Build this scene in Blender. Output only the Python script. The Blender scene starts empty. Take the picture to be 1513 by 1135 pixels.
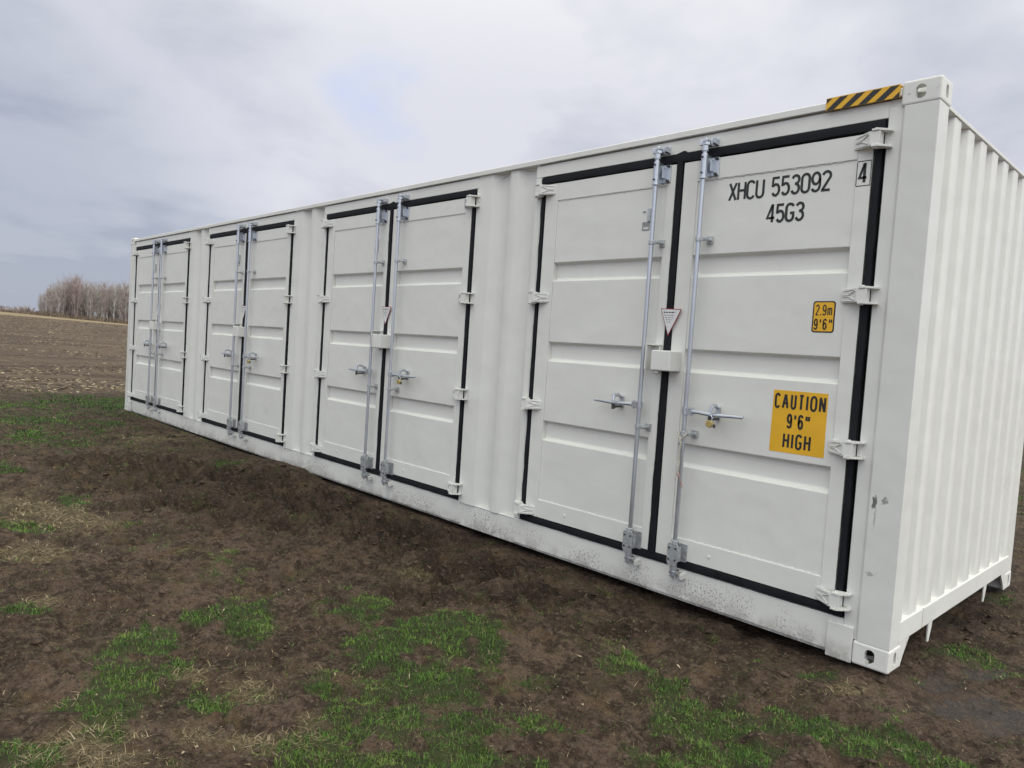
import bpy, bmesh, math, random
import numpy as np
from mathutils import Vector, Matrix
random.seed(7); RNG = np.random.default_rng(11)
S = bpy.context.scene
COL = S.collection
R = math.radians

# ------------------------------------------------------------ camera
CAM = Vector((1.1727, -3.8092, 1.4791))
cam_d = bpy.data.cameras.new('camera'); cam = bpy.data.objects.new('camera', cam_d); COL.objects.link(cam)
right = Vector((0.69023623, 0.72064993, 0.06509702)); down = Vector((0.08074055, 0.01269573, -0.99665429)); fwd = Vector((-0.7190653, 0.69318287, -0.04942262))
M = Matrix((right, -down, -fwd)).transposed().to_4x4(); M.translation = CAM
cam.matrix_world = M
cam_d.sensor_width = 36; cam_d.lens = 36 * 1073.71 / 1513
cam_d.clip_start = 0.05; cam_d.clip_end = 3000
S.camera = cam

# ------------------------------------------------------------ light, sky, exposure
SUN_AZ, SUN_EL = 23.0, 40.0
sd = bpy.data.lights.new('sun', 'SUN'); so = bpy.data.objects.new('sun', sd); COL.objects.link(so)
sd.energy = 1.6; sd.angle = R(24); sd.color = (1.0, 0.965, 0.91)
sv = Vector((math.cos(R(SUN_AZ)) * math.cos(R(SUN_EL)), math.sin(R(SUN_AZ)) * math.cos(R(SUN_EL)), math.sin(R(SUN_EL))))
so.rotation_euler = sv.to_track_quat('Z', 'Y').to_euler(); so.location = (20, 10, 30)
S.view_settings.view_transform = 'Standard'; S.view_settings.look = 'None'
S.view_settings.exposure = 0.0; S.view_settings.gamma = 1.0

class NT:
    """small node-tree helper"""
    def __init__(s, tree): s.t = tree; s.t.nodes.clear()
    def n(s, typ, ins=None, **kw):
        nd = s.t.nodes.new(typ)
        for k, v in kw.items(): setattr(nd, k, v)
        for k, v in (ins or {}).items():
            if hasattr(v, 'is_output') or isinstance(v, bpy.types.NodeSocket): s.t.links.new(v, nd.inputs[k])
            else: nd.inputs[k].default_value = v
        return nd
    def math(s, op, a, b=0.0, c=0.0, clamp=False):
        nd = s.n('ShaderNodeMath', {0: a, 1: b, 2: c}, operation=op); nd.use_clamp = clamp; return nd.outputs[0]
    def noise(s, vec, scale, detail=4, rough=0.55, dist=0.0):
        return s.n('ShaderNodeTexNoise', {'Vector': vec, 'Scale': scale, 'Detail': detail, 'Roughness': rough, 'Distortion': dist}).outputs['Fac']
    def ramp(s, fac, a, b, lo=0.0, hi=1.0):
        nd = s.n('ShaderNodeMapRange', {'Value': fac, 'From Min': a, 'From Max': b, 'To Min': lo, 'To Max': hi}, interpolation_type='SMOOTHSTEP'); return nd.outputs[0]
    def mix(s, fac, a, b, mode='MIX'):
        nd = s.t.nodes.new('ShaderNodeMix'); nd.data_type = 'RGBA'; nd.blend_type = mode
        for i, v in ((0, fac), (6, a), (7, b)):
            if isinstance(v, bpy.types.NodeSocket): s.t.links.new(v, nd.inputs[i])
            else: nd.inputs[i].default_value = v if i == 0 else (*v[:3], 1)
        return nd.outputs[2]
    def vmul(s, v, k): return s.n('ShaderNodeVectorMath', {0: v, 1: k}, operation='MULTIPLY').outputs[0]
    def bump(s, h, strength, dist): return s.n('ShaderNodeBump', {'Height': h, 'Strength': strength, 'Distance': dist}).outputs[0]

W = bpy.data.worlds.new('World'); S.world = W; W.use_nodes = True
w = NT(W.node_tree)
tc = w.n('ShaderNodeTexCoord').outputs['Generated']
sep = w.n('ShaderNodeSeparateXYZ', {0: tc})
zz = w.math('MAXIMUM', sep.outputs[2], 0.0)
den = w.math('ADD', zz, 0.22)
cx_, cy_ = w.math('DIVIDE', sep.outputs[0], den), w.math('DIVIDE', sep.outputs[1], den)
cv = w.n('ShaderNodeCombineXYZ', {0: cx_, 1: cy_, 2: 0.0}).outputs[0]
big = w.noise(cv, 0.75, 5, 0.5, 0.25)
fine = w.noise(cv, 2.6, 6, 0.52, 0.2)
fac = w.math('ADD', w.math('MULTIPLY', big, 0.70), w.math('MULTIPLY', fine, 0.30))
fac = w.ramp(fac, 0.39, 0.59)

def dirdot(az, el):
    v = (math.cos(R(az)) * math.cos(R(el)), math.sin(R(az)) * math.cos(R(el)), math.sin(R(el)))
    return w.n('ShaderNodeVectorMath', {0: tc, 1: v}, operation='DOT_PRODUCT').outputs['Value']
bright = w.math('ADD', w.math('MULTIPLY', w.ramp(dirdot(138, 10), 0.86, 1.0), 0.75), w.math('MULTIPLY', w.ramp(dirdot(112, 22), 0.80, 1.0), 0.55))
fac = w.math('ADD', w.math('MULTIPLY', fac, 0.72), w.math('ADD', w.math('MULTIPLY', bright, 0.42), 0.04))
darkside = w.ramp(dirdot(174, -4), 0.90, 0.995)                     # heavier cloud low over the field
fac = w.math('SUBTRACT', fac, w.math('MULTIPLY', darkside, 0.60), clamp=True)
cloud = w.mix(fac, (4.0, 4.35, 5.35), (7.6, 7.65, 8.35))
lift = w.ramp(zz, 0.25, 0.95, 1.0, 2.25)                        # overcast brighter towards the zenith
lift = w.math('MULTIPLY', lift, w.ramp(dirdot(SUN_AZ, SUN_EL), 0.2, 1.0, 1.0, 1.2))
lb_ = w.math('POWER', lift, 0.72)                              # and more neutral there
cloud = w.mix(1.0, cloud, w.n('ShaderNodeCombineColor', {0: lift, 1: lift, 2: lb_}).outputs[0], 'MULTIPLY')
front = w.ramp(dirdot(-58, 32), 0.25, 1.0, 1.0, 1.75)            # unseen brightening added behind the camera to lift the door side
cloud = w.mix(1.0, cloud, w.n('ShaderNodeCombineColor', {0: front, 1: front, 2: front}).outputs[0], 'MULTIPLY')
sky = w.n('ShaderNodeTexSky', sky_type='NISHITA', sun_disc=False, sun_elevation=R(SUN_EL), sun_rotation=R(90 - SUN_AZ))
gapn = w.math('ADD', dirdot(147.3, 18.3), w.math('MULTIPLY', w.math('SUBTRACT', fine, 0.5), 0.013))
gap = w.ramp(gapn, 0.9972, 1.0022, 0.0, 0.52)
skyc = w.mix(1.0, sky.outputs[0], (1.35, 1.35, 1.35), 'MULTIPLY')
skyf = w.mix(gap, cloud, (4.6, 6.3, 10.3))
skyf = w.mix(0.06, skyf, skyc)
bg = w.n('ShaderNodeBackground', {'Color': skyf, 'Strength': 0.1})
w.n('ShaderNodeOutputWorld', {'Surface': bg.outputs[0]})

# ------------------------------------------------------------ object helpers
def tag(o, label=None, cat=None, group=None, kind=None):
    if label: o['label'] = label
    if cat: o['category'] = cat
    if group: o['group'] = group
    if kind: o['kind'] = kind
    return o
def empty(name, loc, label, cat, group=None):
    o = bpy.data.objects.new(name, None); COL.objects.link(o); o.location = loc; o.empty_display_size = 0.2
    return tag(o, label, cat, group)
class MB:
    """collects boxes, tubes and sheets and links them as ONE mesh object"""
    def __init__(s): s.v = []; s.f = []; s.m = []
    def add(s, vs, fs, mi=0):
        b = len(s.v); s.v += [tuple(v) for v in vs]; s.f += [tuple(i + b for i in f) for f in fs]; s.m += [mi] * len(fs); return s
    def box(s, x0, x1, y0, y1, z0, z1, mi=0):
        x0, x1 = sorted((x0, x1)); y0, y1 = sorted((y0, y1)); z0, z1 = sorted((z0, z1))
        vs = [(x, y, z) for z in (z0, z1) for y in (y0, y1) for x in (x0, x1)]
        return s.add(vs, [(0, 2, 3, 1), (4, 5, 7, 6), (0, 1, 5, 4), (2, 6, 7, 3), (0, 4, 6, 2), (1, 3, 7, 5)], mi)
    def tube(s, pts, rad, n=10, mi=0, cap=True):
        pts = [Vector(p) for p in pts]; rad = rad if isinstance(rad, (list, tuple)) else [rad] * len(pts)
        vs = []; fs = []
        d0 = (pts[1] - pts[0]).normalized(); a = d0.orthogonal().normalized()
        for i, p in enumerate(pts):
            d = ((pts[i + 1] - p) if i == 0 else (p - pts[i - 1]) if i == len(pts) - 1 else (pts[i + 1] - pts[i - 1])).normalized()
            a = (a - d * a.dot(d)).normalized(); b = d.cross(a)
            for k in range(n):
                t = 2 * math.pi * k / n; vs.append(p + (a * math.cos(t) + b * math.sin(t)) * rad[i])
        for i in range(len(pts) - 1):
            for k in range(n):
                k2 = (k + 1) % n; fs.append((i * n + k, i * n + k2, (i + 1) * n + k2, (i + 1) * n + k))
        if cap: fs.append(tuple(range(n - 1, -1, -1))); fs.append(tuple((len(pts) - 1) * n + k for k in range(n)))
        return s.add(vs, fs, mi)
    def prism(s, poly, axis, a, b, mi=0):
        """poly: 2D outline extruded along axis from a to b; the 2D pair is the other two axes in order"""
        n = len(poly)
        def p3(p, t): return (t, p[0], p[1]) if axis == 0 else (p[0], t, p[1]) if axis == 1 else (p[0], p[1], t)
        vs = [p3(p, a) for p in poly] + [p3(p, b) for p in poly]
        fs = [(i, (i + 1) % n, (i + 1) % n + n, i + n) for i in range(n)] + [tuple(range(n - 1, -1, -1)), tuple(range(n, 2 * n))]
        return s.add(vs, fs, mi)
    def build(s, name, mats, parent=None, bevel=0, smooth=False, segs=2, seg_angle=35):
        me = bpy.data.meshes.new(name); me.from_pydata(s.v, [], s.f)
        mats = mats if isinstance(mats, (list, tuple)) else [mats]
        for m in mats: me.materials.append(m)
        me.polygons.foreach_set('material_index', s.m)
        bm = bmesh.new(); bm.from_mesh(me); bmesh.ops.recalc_face_normals(bm, faces=bm.faces); bm.to_mesh(me); bm.free()
        if smooth:
            me.polygons.foreach_set('use_smooth', [True] * len(me.polygons)); me.set_sharp_from_angle(angle=R(seg_angle))
        me.update()
        o = bpy.data.objects.new(name, me); COL.objects.link(o)
        if parent: o.parent = parent
        if bevel:
            b = o.modifiers.new('bevel', 'BEVEL'); b.width = bevel; b.segments = segs; b.limit_method = 'ANGLE'; b.angle_limit = R(40); b.harden_normals = False
        return o
def np_mesh(name, V, F, mat, sizes=None, attrs=None, smooth=False):
    """V (n,3); F (m,k) all the same size, or flat loops plus sizes"""
    me = bpy.data.meshes.new(name); V = np.asarray(V, np.float32); me.vertices.add(len(V)); me.vertices.foreach_set('co', V.ravel())
    F = np.asarray(F, np.int32)
    if sizes is None: sizes = np.full(len(F), F.shape[1], np.int32)
    fl = F.ravel(); me.loops.add(len(fl)); me.loops.foreach_set('vertex_index', fl)
    st = np.concatenate([[0], np.cumsum(sizes)[:-1]]).astype(np.int32)
    me.polygons.add(len(sizes)); me.polygons.foreach_set('loop_start', st); me.polygons.foreach_set('loop_total', np.asarray(sizes, np.int32))
    for k, a in (attrs or {}).items():
        at = me.attributes.new(k, 'FLOAT', 'POINT'); at.data.foreach_set('value', np.asarray(a, np.float32))
    me.update(calc_edges=True); me.validate()
    if smooth: me.polygons.foreach_set('use_smooth', [True] * len(me.polygons))
    me.materials.append(mat); o = bpy.data.objects.new(name, me); COL.objects.link(o); return o

# ------------------------------------------------------------ materials
def mat(name):
    m = bpy.data.materials.new(name); m.use_nodes = True; t = NT(m.node_tree)
    p = t.n('ShaderNodeBsdfPrincipled'); t.n('ShaderNodeOutputMaterial', {'Surface': p.outputs[0]})
    def setp(**k):
        for a, v in k.items():
            a = a.replace('_', ' ')
            if isinstance(v, bpy.types.NodeSocket): t.t.links.new(v, p.inputs[a])
            else: p.inputs[a].default_value = (*v, 1) if isinstance(v, tuple) and len(v) == 3 else v
    return m, t, setp
def paint(name, base=(0.735, 0.730, 0.700), speckle=0.0, smear=False, rust=0.0):
    m, t, setp = mat(name)
    pos = t.n('ShaderNodeNewGeometry').outputs['Position']; xyz = t.n('ShaderNodeSeparateXYZ', {0: pos})
    n1 = t.noise(pos, 1.3, 3); n2 = t.noise(t.vmul(pos, (9, 9, 1.2)), 1.6, 5, 0.6)
    c = t.mix(t.ramp(n1, 0.35, 0.7, 0, 0.35), base, tuple(b * 0.93 for b in base))
    c = t.mix(t.ramp(n2, 0.55, 0.8, 0, 0.16), c, (base[0] * 0.86, base[1] * 0.85, base[2] * 0.80))
    # fine dust and grime freckles in the paint
    n3 = t.noise(pos, 55, 4, 0.7)
    c = t.mix(t.ramp(n3, 0.62, 0.74, 0, 0.20), c, (0.30, 0.28, 0.25))
    if speckle:
        hz = t.ramp(xyz.outputs[2], 0.09, 0.24, 1.0, 0.0)
        patch = t.ramp(t.noise(pos, 2.4, 3), 0.42, 0.60)
        sp = t.noise(t.vmul(pos, (1, 1, 0.7)), 95, 3, 0.7)
        k = t.math('MULTIPLY', t.math('MULTIPLY', t.ramp(sp, 0.535, 0.60), patch), hz)
        c = t.mix(t.math('MULTIPLY', k, speckle), c, (0.12, 0.092, 0.068))
        film = t.math('MULTIPLY', t.ramp(xyz.outputs[2], -0.02, 0.13, 0.60, 0.0), t.ramp(t.noise(pos, 9, 5, .7), 0.35, 0.62))
        c = t.mix(film, c, (0.16, 0.13, 0.10))
    if smear:
        for (sx, sz, rx, rz, dens) in ((-0.135, 0.83, 0.014, 0.045, 1.0), (-0.09, 0.845, 0.022, 0.02, 0.7), (-0.125, 0.47, 0.028, 0.012, 0.5), (-0.128, 0.75, 0.006, 0.07, 0.45)):
            dx = t.math('DIVIDE', t.math('SUBTRACT', xyz.outputs[0], sx), rx); dz = t.math('DIVIDE', t.math('SUBTRACT', xyz.outputs[2], sz), rz)
            d = t.math('SQRT', t.math('ADD', t.math('MULTIPLY', dx, dx), t.math('MULTIPLY', dz, dz)))
            d = t.math('ADD', d, t.math('MULTIPLY', t.math('SUBTRACT', t.noise(pos, 70, 4, 0.7), 0.5), 3.2))
            c = t.mix(t.ramp(d, 0.5, 0.9, dens * 0.85, 0.0), c, (0.05, 0.05, 0.05))
    if rust:
        rn = t.ramp(t.noise(pos, 26, 5, 0.7), 0.60, 0.70, 0, rust)
        c = t.mix(rn, c, (0.17, 0.09, 0.05))
    h = t.math('ADD', t.math('MULTIPLY', t.noise(pos, 3.2, 2), 1.0), t.math('MULTIPLY', t.noise(pos, 140, 2), 0.02))
    setp(Base_Color=c, Roughness=t.ramp(n2, 0.3, 0.8, 0.36, 0.52), Normal=t.bump(h, 0.55, 0.02))
    setp(**{'Specular_IOR_Level': 0.42})
    return m
PAINT = paint('white_paint')
PAINT_SILL = paint('white_paint_splashed', speckle=0.72)
PAINT_POST = paint('white_paint_scuffed', base=(0.70, 0.698, 0.675), smear=True)
PAINT_CAST = paint('white_paint_chipped', rust=0.6)
PAINT_END = paint('white_paint_end_wall', base=(0.745, 0.74, 0.715))
def simple(name, col, rough=0.5, metal=0.0, var=0.15, scale=20, bump=0.0, spec=0.5):
    m, t, setp = mat(name); pos = t.n('ShaderNodeNewGeometry').outputs['Position']
    n = t.noise(pos, scale, 4, 0.6)
    c = t.mix(t.ramp(n, 0.3, 0.7), tuple(x * (1 - var) for x in col), tuple(min(1, x * (1 + var)) for x in col))
    setp(Base_Color=c, Roughness=t.ramp(n, 0.2, 0.8, max(0.05, rough - 0.08), rough + 0.08), Metallic=metal)
    setp(**{'Specular_IOR_Level': spec})
    if bump: setp(Normal=t.bump(t.noise(pos, scale * 3, 3), bump, 0.004))
    return m
RUBBER = simple('black_rubber', (0.010, 0.011, 0.015), 0.7, var=0.3, scale=8, bump=0.3, spec=0.22)
GALV = simple('galvanised_steel', (0.58, 0.61, 0.66), 0.36, 0.85, 0.05, 5)
GALV_DULL = simple('dull_zinc', (0.50, 0.52, 0.54), 0.45, 0.6, 0.2, 60, 0.3)
DARKMETAL = simple('dark_bolt', (0.06, 0.06, 0.07), 0.5, 0.4)
BRASS = simple('brass', (0.62, 0.49, 0.20), 0.38, 0.7, 0.2, 60)
YELLOW = simple('sticker_yellow', (0.78, 0.43, 0.022), 0.45, var=0.05, scale=6)
BLACKINK = simple('black_lettering', (0.018, 0.018, 0.020), 0.5, var=0.3, scale=60)
REDINK = simple('red_border', (0.30, 0.035, 0.05), 0.5)
TAGWHITE = simple('tag_paper', (0.70, 0.70, 0.71), 0.5, var=0.06)
GREYPLATE = simple('grey_plate', (0.30, 0.30, 0.31), 0.45, 0.3, 0.2, 80)
CORD = simple('cord_fibre', (0.50, 0.47, 0.42), 0.85, var=0.25, scale=120, bump=0.5)
CORD_RED = simple('cord_seal', (0.40, 0.27, 0.24), 0.7)
INNER = simple('inner_dark', (0.10, 0.09, 0.08), 0.8)  # dark tone for cavity faces, kept in the bottom castings only
PLY = simple('underfloor_timber', (0.07, 0.05, 0.04), 0.9)

# ============================================================ THE CONTAINER
L, WID, T = 12.192, 2.438, 2.896
box_root = empty('shipping_container', (-L / 2, WID / 2, 0),
    'long off-white steel shipping container with four pairs of side doors standing on muddy ground', 'shipping container')
class Rooted:
    pass
def to_root(o, root=box_root):
    o.parent = root; o.matrix_parent_inverse = Matrix.Translation(-Vector(root.location)); return o
PERIOD = 3.10; DX0 = -1.429                    # doorway centres
YJ, YS, YP = 0.020, 0.014, 0.021               # jamb plane, door stile plane, door panel plane
ZT, ZB = 2.735, 0.208
HALF = 1.181
centres = [DX0 - PERIOD * k for k in range(4)]

# corner castings: a block with oval holes in three faces
def casting_mesh():
    a, b, h = 0.178, 0.162, 0.118
    o = MB().box(-a, 0, 0, b, 0, h).build('corner_casting', PAINT_CAST)
    bm = bmesh.new(); bm.from_mesh(o.data); bmesh.ops.bevel(bm, geom=bm.edges[:], offset=0.012, segments=3, affect='EDGES', profile=0.5); bm.to_mesh(o.data); bm.free()
    def oval(rx, rz, axis, c, d0, d1, n=20):
        pts = []
        for k in range(n):
            t = 2 * math.pi * k / n; x, z = math.cos(t), math.sin(t)
            r = min(rx, rz)
            pts.append((c[0] + x * r + (rx - r) * (1 if x > 1e-6 else -1 if x < -1e-6 else 0), c[1] + z * r + (rz - r) * (1 if z > 1e-6 else -1 if z < -1e-6 else 0)))
        return MB().prism(pts, axis, d0, d1).build('cutter', INNER)
    cut = [MB().box(-a + .028, -.028, .028, b - .028, .028, h - .028).build('cutter', INNER),
           oval(0.024, 0.034, 1, (-0.092, 0.057), -0.05, 0.06), oval(0.020, 0.034, 0, (0.078, 0.057), -0.06, 0.05),
           oval(0.050, 0.030, 2, (-0.089, 0.082), h - 0.06, h + 0.05)]
    for c in cut:
        md = o.modifiers.new('b', 'BOOLEAN'); md.operation = 'DIFFERENCE'; md.object = c; md.solver = 'EXACT'
    dg = bpy.context.evaluated_depsgraph_get(); dg.update()
    me = bpy.data.meshes.new_from_object(o.evaluated_get(dg)); me.name = 'corner_casting'
    while len(me.materials) > 0: me.materials.pop()
    me.materials.append(PAINT_CAST); me.materials.append(INNER)
    for f in me.polygons:
        c = f.center; f.material_index = int(-a + .024 < c.x < -.024 and .024 < c.y < b - .024 and .024 < c.z < h - .024)
    for c in cut: bpy.data.objects.remove(c)
    bpy.data.objects.remove(o)
    return me
CM = casting_mesh()
for (x, y, z, sx, sy, sz) in ((0, 0, T - .118, 1, 1, 1), (0, 0, .118, 1, 1, -1), (-L, 0, T - .118, -1, 1, 1), (-L, 0, .118, -1, 1, -1),
                              (0, WID, T - .118, 1, -1, 1), (0, WID, .118, 1, -1, -1), (-L, WID, T - .118, -1, -1, 1), (-L, WID, .118, -1, -1, -1)):
    o = bpy.data.objects.new('corner_casting', CM); COL.objects.link(o); o.location = (x, y, z); o.scale = (sx, sy, sz); to_root(o)
    if z > 1: o.material_slots[1].link = 'OBJECT'; o.material_slots[1].material = PAINT_CAST

# corner posts: front leg up to the first door, side leg up to the end wall
def post(x_out, sx, y_out, sy, m):
    p = MB(); X = lambda t: x_out - sx * t; Y = lambda t: y_out + sy * t
    prof = [(X(.004), Y(.003)), (X(.158), Y(.003)), (X(.172), Y(.018)), (X(.236), Y(.018)), (X(.236), Y(.05)), (X(.06), Y(.05)), (X(.06), Y(.13)), (X(.048), Y(.142)), (X(.004), Y(.142))]
    p.prism(prof, 2, .116, T - .116)
    return to_root(p.build('corner_post', m, bevel=.004))
post(0, 1, 0, 1, PAINT_POST); post(-L, -1, 0, 1, PAINT_POST); post(0, 1, WID, -1, PAINT); post(-L, -1, WID, -1, PAINT)

def rough_strip(mb, x0, x1, y, z0, z1, th, n, wav=0.003, vertical=False, seed=0, mi=0):
    """low rubber strip whose edges waver a little; face at y, thickness th"""
    rr = random.Random(seed); P = []
    m1, m2 = rr.uniform(.8, 1.3), rr.uniform(2.5, 4.5); p1, p2 = rr.uniform(0, 6), rr.uniform(0, 6)
    def wv(t, k): return wav * (math.sin(t * 2.3 * m1 + p1 + k) + 0.7 * math.sin(t * 5.1 * m2 + p2 + 2 * k) + .5 * rr.uniform(-1, 1))
    for i in range(n + 1):
        t = i / n
        if vertical:
            z = z0 + (z1 - z0) * t; a, b = x0 + wv(z, 0), x1 + wv(z, 1.3)
            P.append([(a, y + th, z), (a + .004, y, z), ((a + b) / 2, y - .003, z), (b - .004, y, z), (b, y + th, z)])
        else:
            x = x0 + (x1 - x0) * t; a, b = z0 + wv(x, 0), z1 + wv(x, 1.3)
            P.append([(x, y + th, a), (x, y, a + .004), (x, y - .003, (a + b) / 2), (x, y, b - .004), (x, y + th, b)])
    vs = [p for row in P for p in row]; fs = []
    for i in range(n):
        for k in range(4): fs.append((i * 5 + k, (i + 1) * 5 + k, (i + 1) * 5 + k + 1, i * 5 + k + 1))
    fs.append(tuple(range(5))); fs.append(tuple(n * 5 + k for k in range(4, -1, -1)))
    return mb.add(vs, fs, mi)

def corrug(pts, axis, z0, z1, nz=1):
    """sheet following a 2D profile (x,y), from z0 to z1"""
    n = len(pts); vs = []; fs = []
    for j in range(nz + 1):
        z = z0 + (z1 - z0) * j / nz
        for (x, y) in pts: vs.append((x, y, z))
    for j in range(nz):
        for i in range(n - 1): fs.append((j * n + i, j * n + i + 1, (j + 1) * n + i + 1, (j + 1) * n + i))
    return vs, fs

# rails along the doors
rail = MB()
rail.prism([(.034, .006), (.034, .190), (.028, .196), (.060, .196), (.060, .020), (.09, .006)], 0, -L + .178, -.178)
to_root(rail.build('bottom_side_rail', PAINT_SILL, bevel=.002))
rail = MB()
rail.prism([(.001, 2.830), (.001, 2.864), (.006, 2.870), (.060, 2.870), (.060, 2.820), (.034, 2.830)], 0, -L + .178, -.178)
to_root(rail.build('top_side_rail', PAINT, bevel=.003))
for k, cx in enumerate(centres):
    x0, x1 = cx - HALF, cx + HALF
    e0 = x0 - .070 if k < 3 else -L + .236
    e1 = x1 + .018 if k > 0 else -.236
    to_root(MB().box(e0, e1, YJ, .055, .022, ZB - .004).build('door_sill', PAINT_SILL, bevel=.004))
    hd = MB().box(e0, e1, YJ, .055, ZT + .003, 2.822)
    if k == 0: hd.box(-.238, -.174, YJ + .003, .055, 2.775, 2.824)
    to_root(hd.build('door_header', PAINT, bevel=.003))
    if k < 3: to_root(MB().box(x0 - .012, x0 - .004, YJ, .05, ZB, ZT).box(e0, x0 - .014, YJ, .05, ZB - .002, ZT + .001).build('door_jamb', PAINT, bevel=.002))
    if k > 0: to_root(MB().box(x1 + .004, e1, YJ, .05, ZB - .002, ZT + .001).build('door_jamb', PAINT, bevel=.002))
    # dark door gasket set in the frame all round the opening
    g = MB(); s = 20 * k
    rough_strip(g, x0 + .001, x0 + .040, YJ - .010, ZB + .02, ZT - .02, .03, 60, .0028, True, s + 1)
    rough_strip(g, x1 - .041, x1 - .001, YJ - .010, ZB + .02, ZT - .02, .03, 60, .0020, True, s + 2)
    rough_strip(g, x0 - .002, x1 + .002, YJ - .0105, ZT - .054, ZT, .03, 60, .0022, False, s + 3)
    rough_strip(g, x0 - .002, x1 + .002, YJ - .0105, ZB, ZB + .050, .03, 60, .0022, False, s + 4)
    to_root(g.build('door_seal', RUBBER, smooth=True))
# lower reinforcing plate next to the near corner casting, and its twin at the far end
to_root(MB().box(-.312, -.180, .004, .019, -.006, .178).build('corner_plate', PAINT_SILL, bevel=.005))
to_root(MB().box(-L + .180, -L + .312, .004, .019, -.006, .178).build('corner_plate', PAINT_SILL, bevel=.005))
# corrugated wall between the doorways
for k in range(3):
    x0 = centres[k] - HALF - .070; xl = centres[k + 1] + HALF + .018
    X = lambda a: x0 + (a + 2.68)
    prof = [(xl, .022), (X(-3.163), .022), (X(-3.095), .064), (X(-3.025), .064), (X(-2.957), .022), (X(-2.884), .022), (X(-2.816), .064), (X(-2.742), .064), (X(-2.68), .024)]
    pp = []
    for i, (x, y) in enumerate(prof):                      # round the folds
        if 0 < i < len(prof) - 1:
            for t in (-1, 1):
                q = prof[i + t]; d = math.hypot(q[0] - x, q[1] - y); r = min(.007, d * .4)
                pp.append((x + (q[0] - x) * r / d, y + (q[1] - y) * r / d))
        else: pp.append((x, y))
    vs, fs = corrug(pp, 2, .193, 2.832)
    to_root(MB().add(vs, fs).build('wall_panel', PAINT, smooth=True, seg_angle=60))
# near end wall: nine narrow ridges between the posts
def end_profile(xo, s):
    out = [(xo - s * .052, .10)]; y = .142
    out.append((xo - s * .052, .245)); k = 0
    for k in range(9):
        a = .262 + .2415 * k
        out += [(xo - s * .008, a), (xo - s * .008, a + .110), (xo - s * .052, a + .128)]
        if k < 8: out.append((xo - s * .052, a + .2235))
    out.append((xo - s * .052, WID - .10))
    return out
for xo, s, m in ((0, 1, PAINT_END), (-L, -1, PAINT)):
    prof = end_profile(xo, s); pp = []
    for i, p in enumerate(prof):
        if 0 < i < len(prof) - 1:
            for t in (-1, 1):
                q = prof[i + t]; d = math.hypot(q[0] - p[0], q[1] - p[1]); r = min(.006, d * .3)
                pp.append((p[0] + (q[0] - p[0]) * r / d, p[1] + (q[1] - p[1]) * r / d))
        else: pp.append(p)
    vs, fs = corrug(pp, 2, .225, 2.775, 1)
    to_root(MB().add(vs, fs).build('end_wall', m, smooth=True, seg_angle=60))
    e = MB().box(xo - s * .001, xo - s * .065, .120, WID - .120, .131, .240)
    e.box(xo - s * .010, xo - s * .066, .06, .140, .118, .150)
    to_root(e.build('bottom_end_rail', m, bevel=.004))
    e = MB().box(xo - s * .001, xo - s * .065, .140, WID - .140, 2.768, 2.787)
    to_root(e.build('top_end_rail', PAINT, bevel=.003))
    # gusset between casting and rail, and the two tapered feet of the tunnel
    for yy, d in ((.162, 1), (WID - .162, -1)):
        g = MB().prism([(yy - d * .02, .0), (yy + d * .014, .0), (yy + d * .045, .045), (yy + d * .13, .133), (yy - d * .02, .133)], 0, xo - s * .004, xo - s * .016)
        to_root(g.build('gusset', PAINT_CAST, bevel=.002))
    for yy in (.600, 1.720):
        g = MB().prism([(yy, .138), (yy + .072, .138), (yy + .060, .09), (yy + .028, .022), (yy + .006, .022)], 0, xo - s * .006, xo - s * .014)
        to_root(g.build('tunnel_plate', PAINT, bevel=.0015))
to_root(MB().box(-.003, -.0008, .463, .466, .135, .242).build('weld_seam', DARKMETAL))
# rear wall, roof, floor
pts = [(-L + .12, WID - .02)]; x = -L + .16
while x < -.30:
    pts += [(x, WID - .02), (x + .068, WID - .056), (x + .138, WID - .056), (x + .206, WID - .02)]; x += .278
pts.append((-.12, WID - .02)); vs, fs = corrug(pts, 2, .16, 2.84)
to_root(MB().add(vs, fs).build('rear_wall', PAINT))
to_root(MB().box(-L + .178, -.178, WID - .06, WID - .002, .03, .17).build('rear_bottom_rail', PAINT, bevel=.003))
to_root(MB().box(-L + .178, -.178, WID - .06, WID - .002, 2.826, 2.872).build('rear_top_rail', PAINT, bevel=.003))
pts = [(-L + .10, 2.812)]; x = -L + .2
while x < -.35:
    pts += [(x, 2.812), (x + .02, 2.796), (x + .10, 2.796), (x + .12, 2.812)]; x += .21
pts.append((-.10, 2.812)); n = len(pts)
vs = [(a, .055, b) for a, b in pts] + [(a, WID - .055, b) for a, b in pts]
to_root(MB().add(vs, [(i, i + 1, n + i + 1, n + i) for i in range(n - 1)]).box(-.105, -.07, .05, WID - .05, 2.76, 2.790).box(-L + .07, -L + .105, .05, WID - .05, 2.76, 2.790).build('roof', PAINT))
fl = MB().box(-L + .07, -.07, .07, WID - .07, .150, .178)
for k in range(38): fl.box(-L + .25 + .315 * k, -L + .30 + .315 * k, .06, WID - .06, .03, .148)
to_root(fl.build('floor', PLY))
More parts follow.
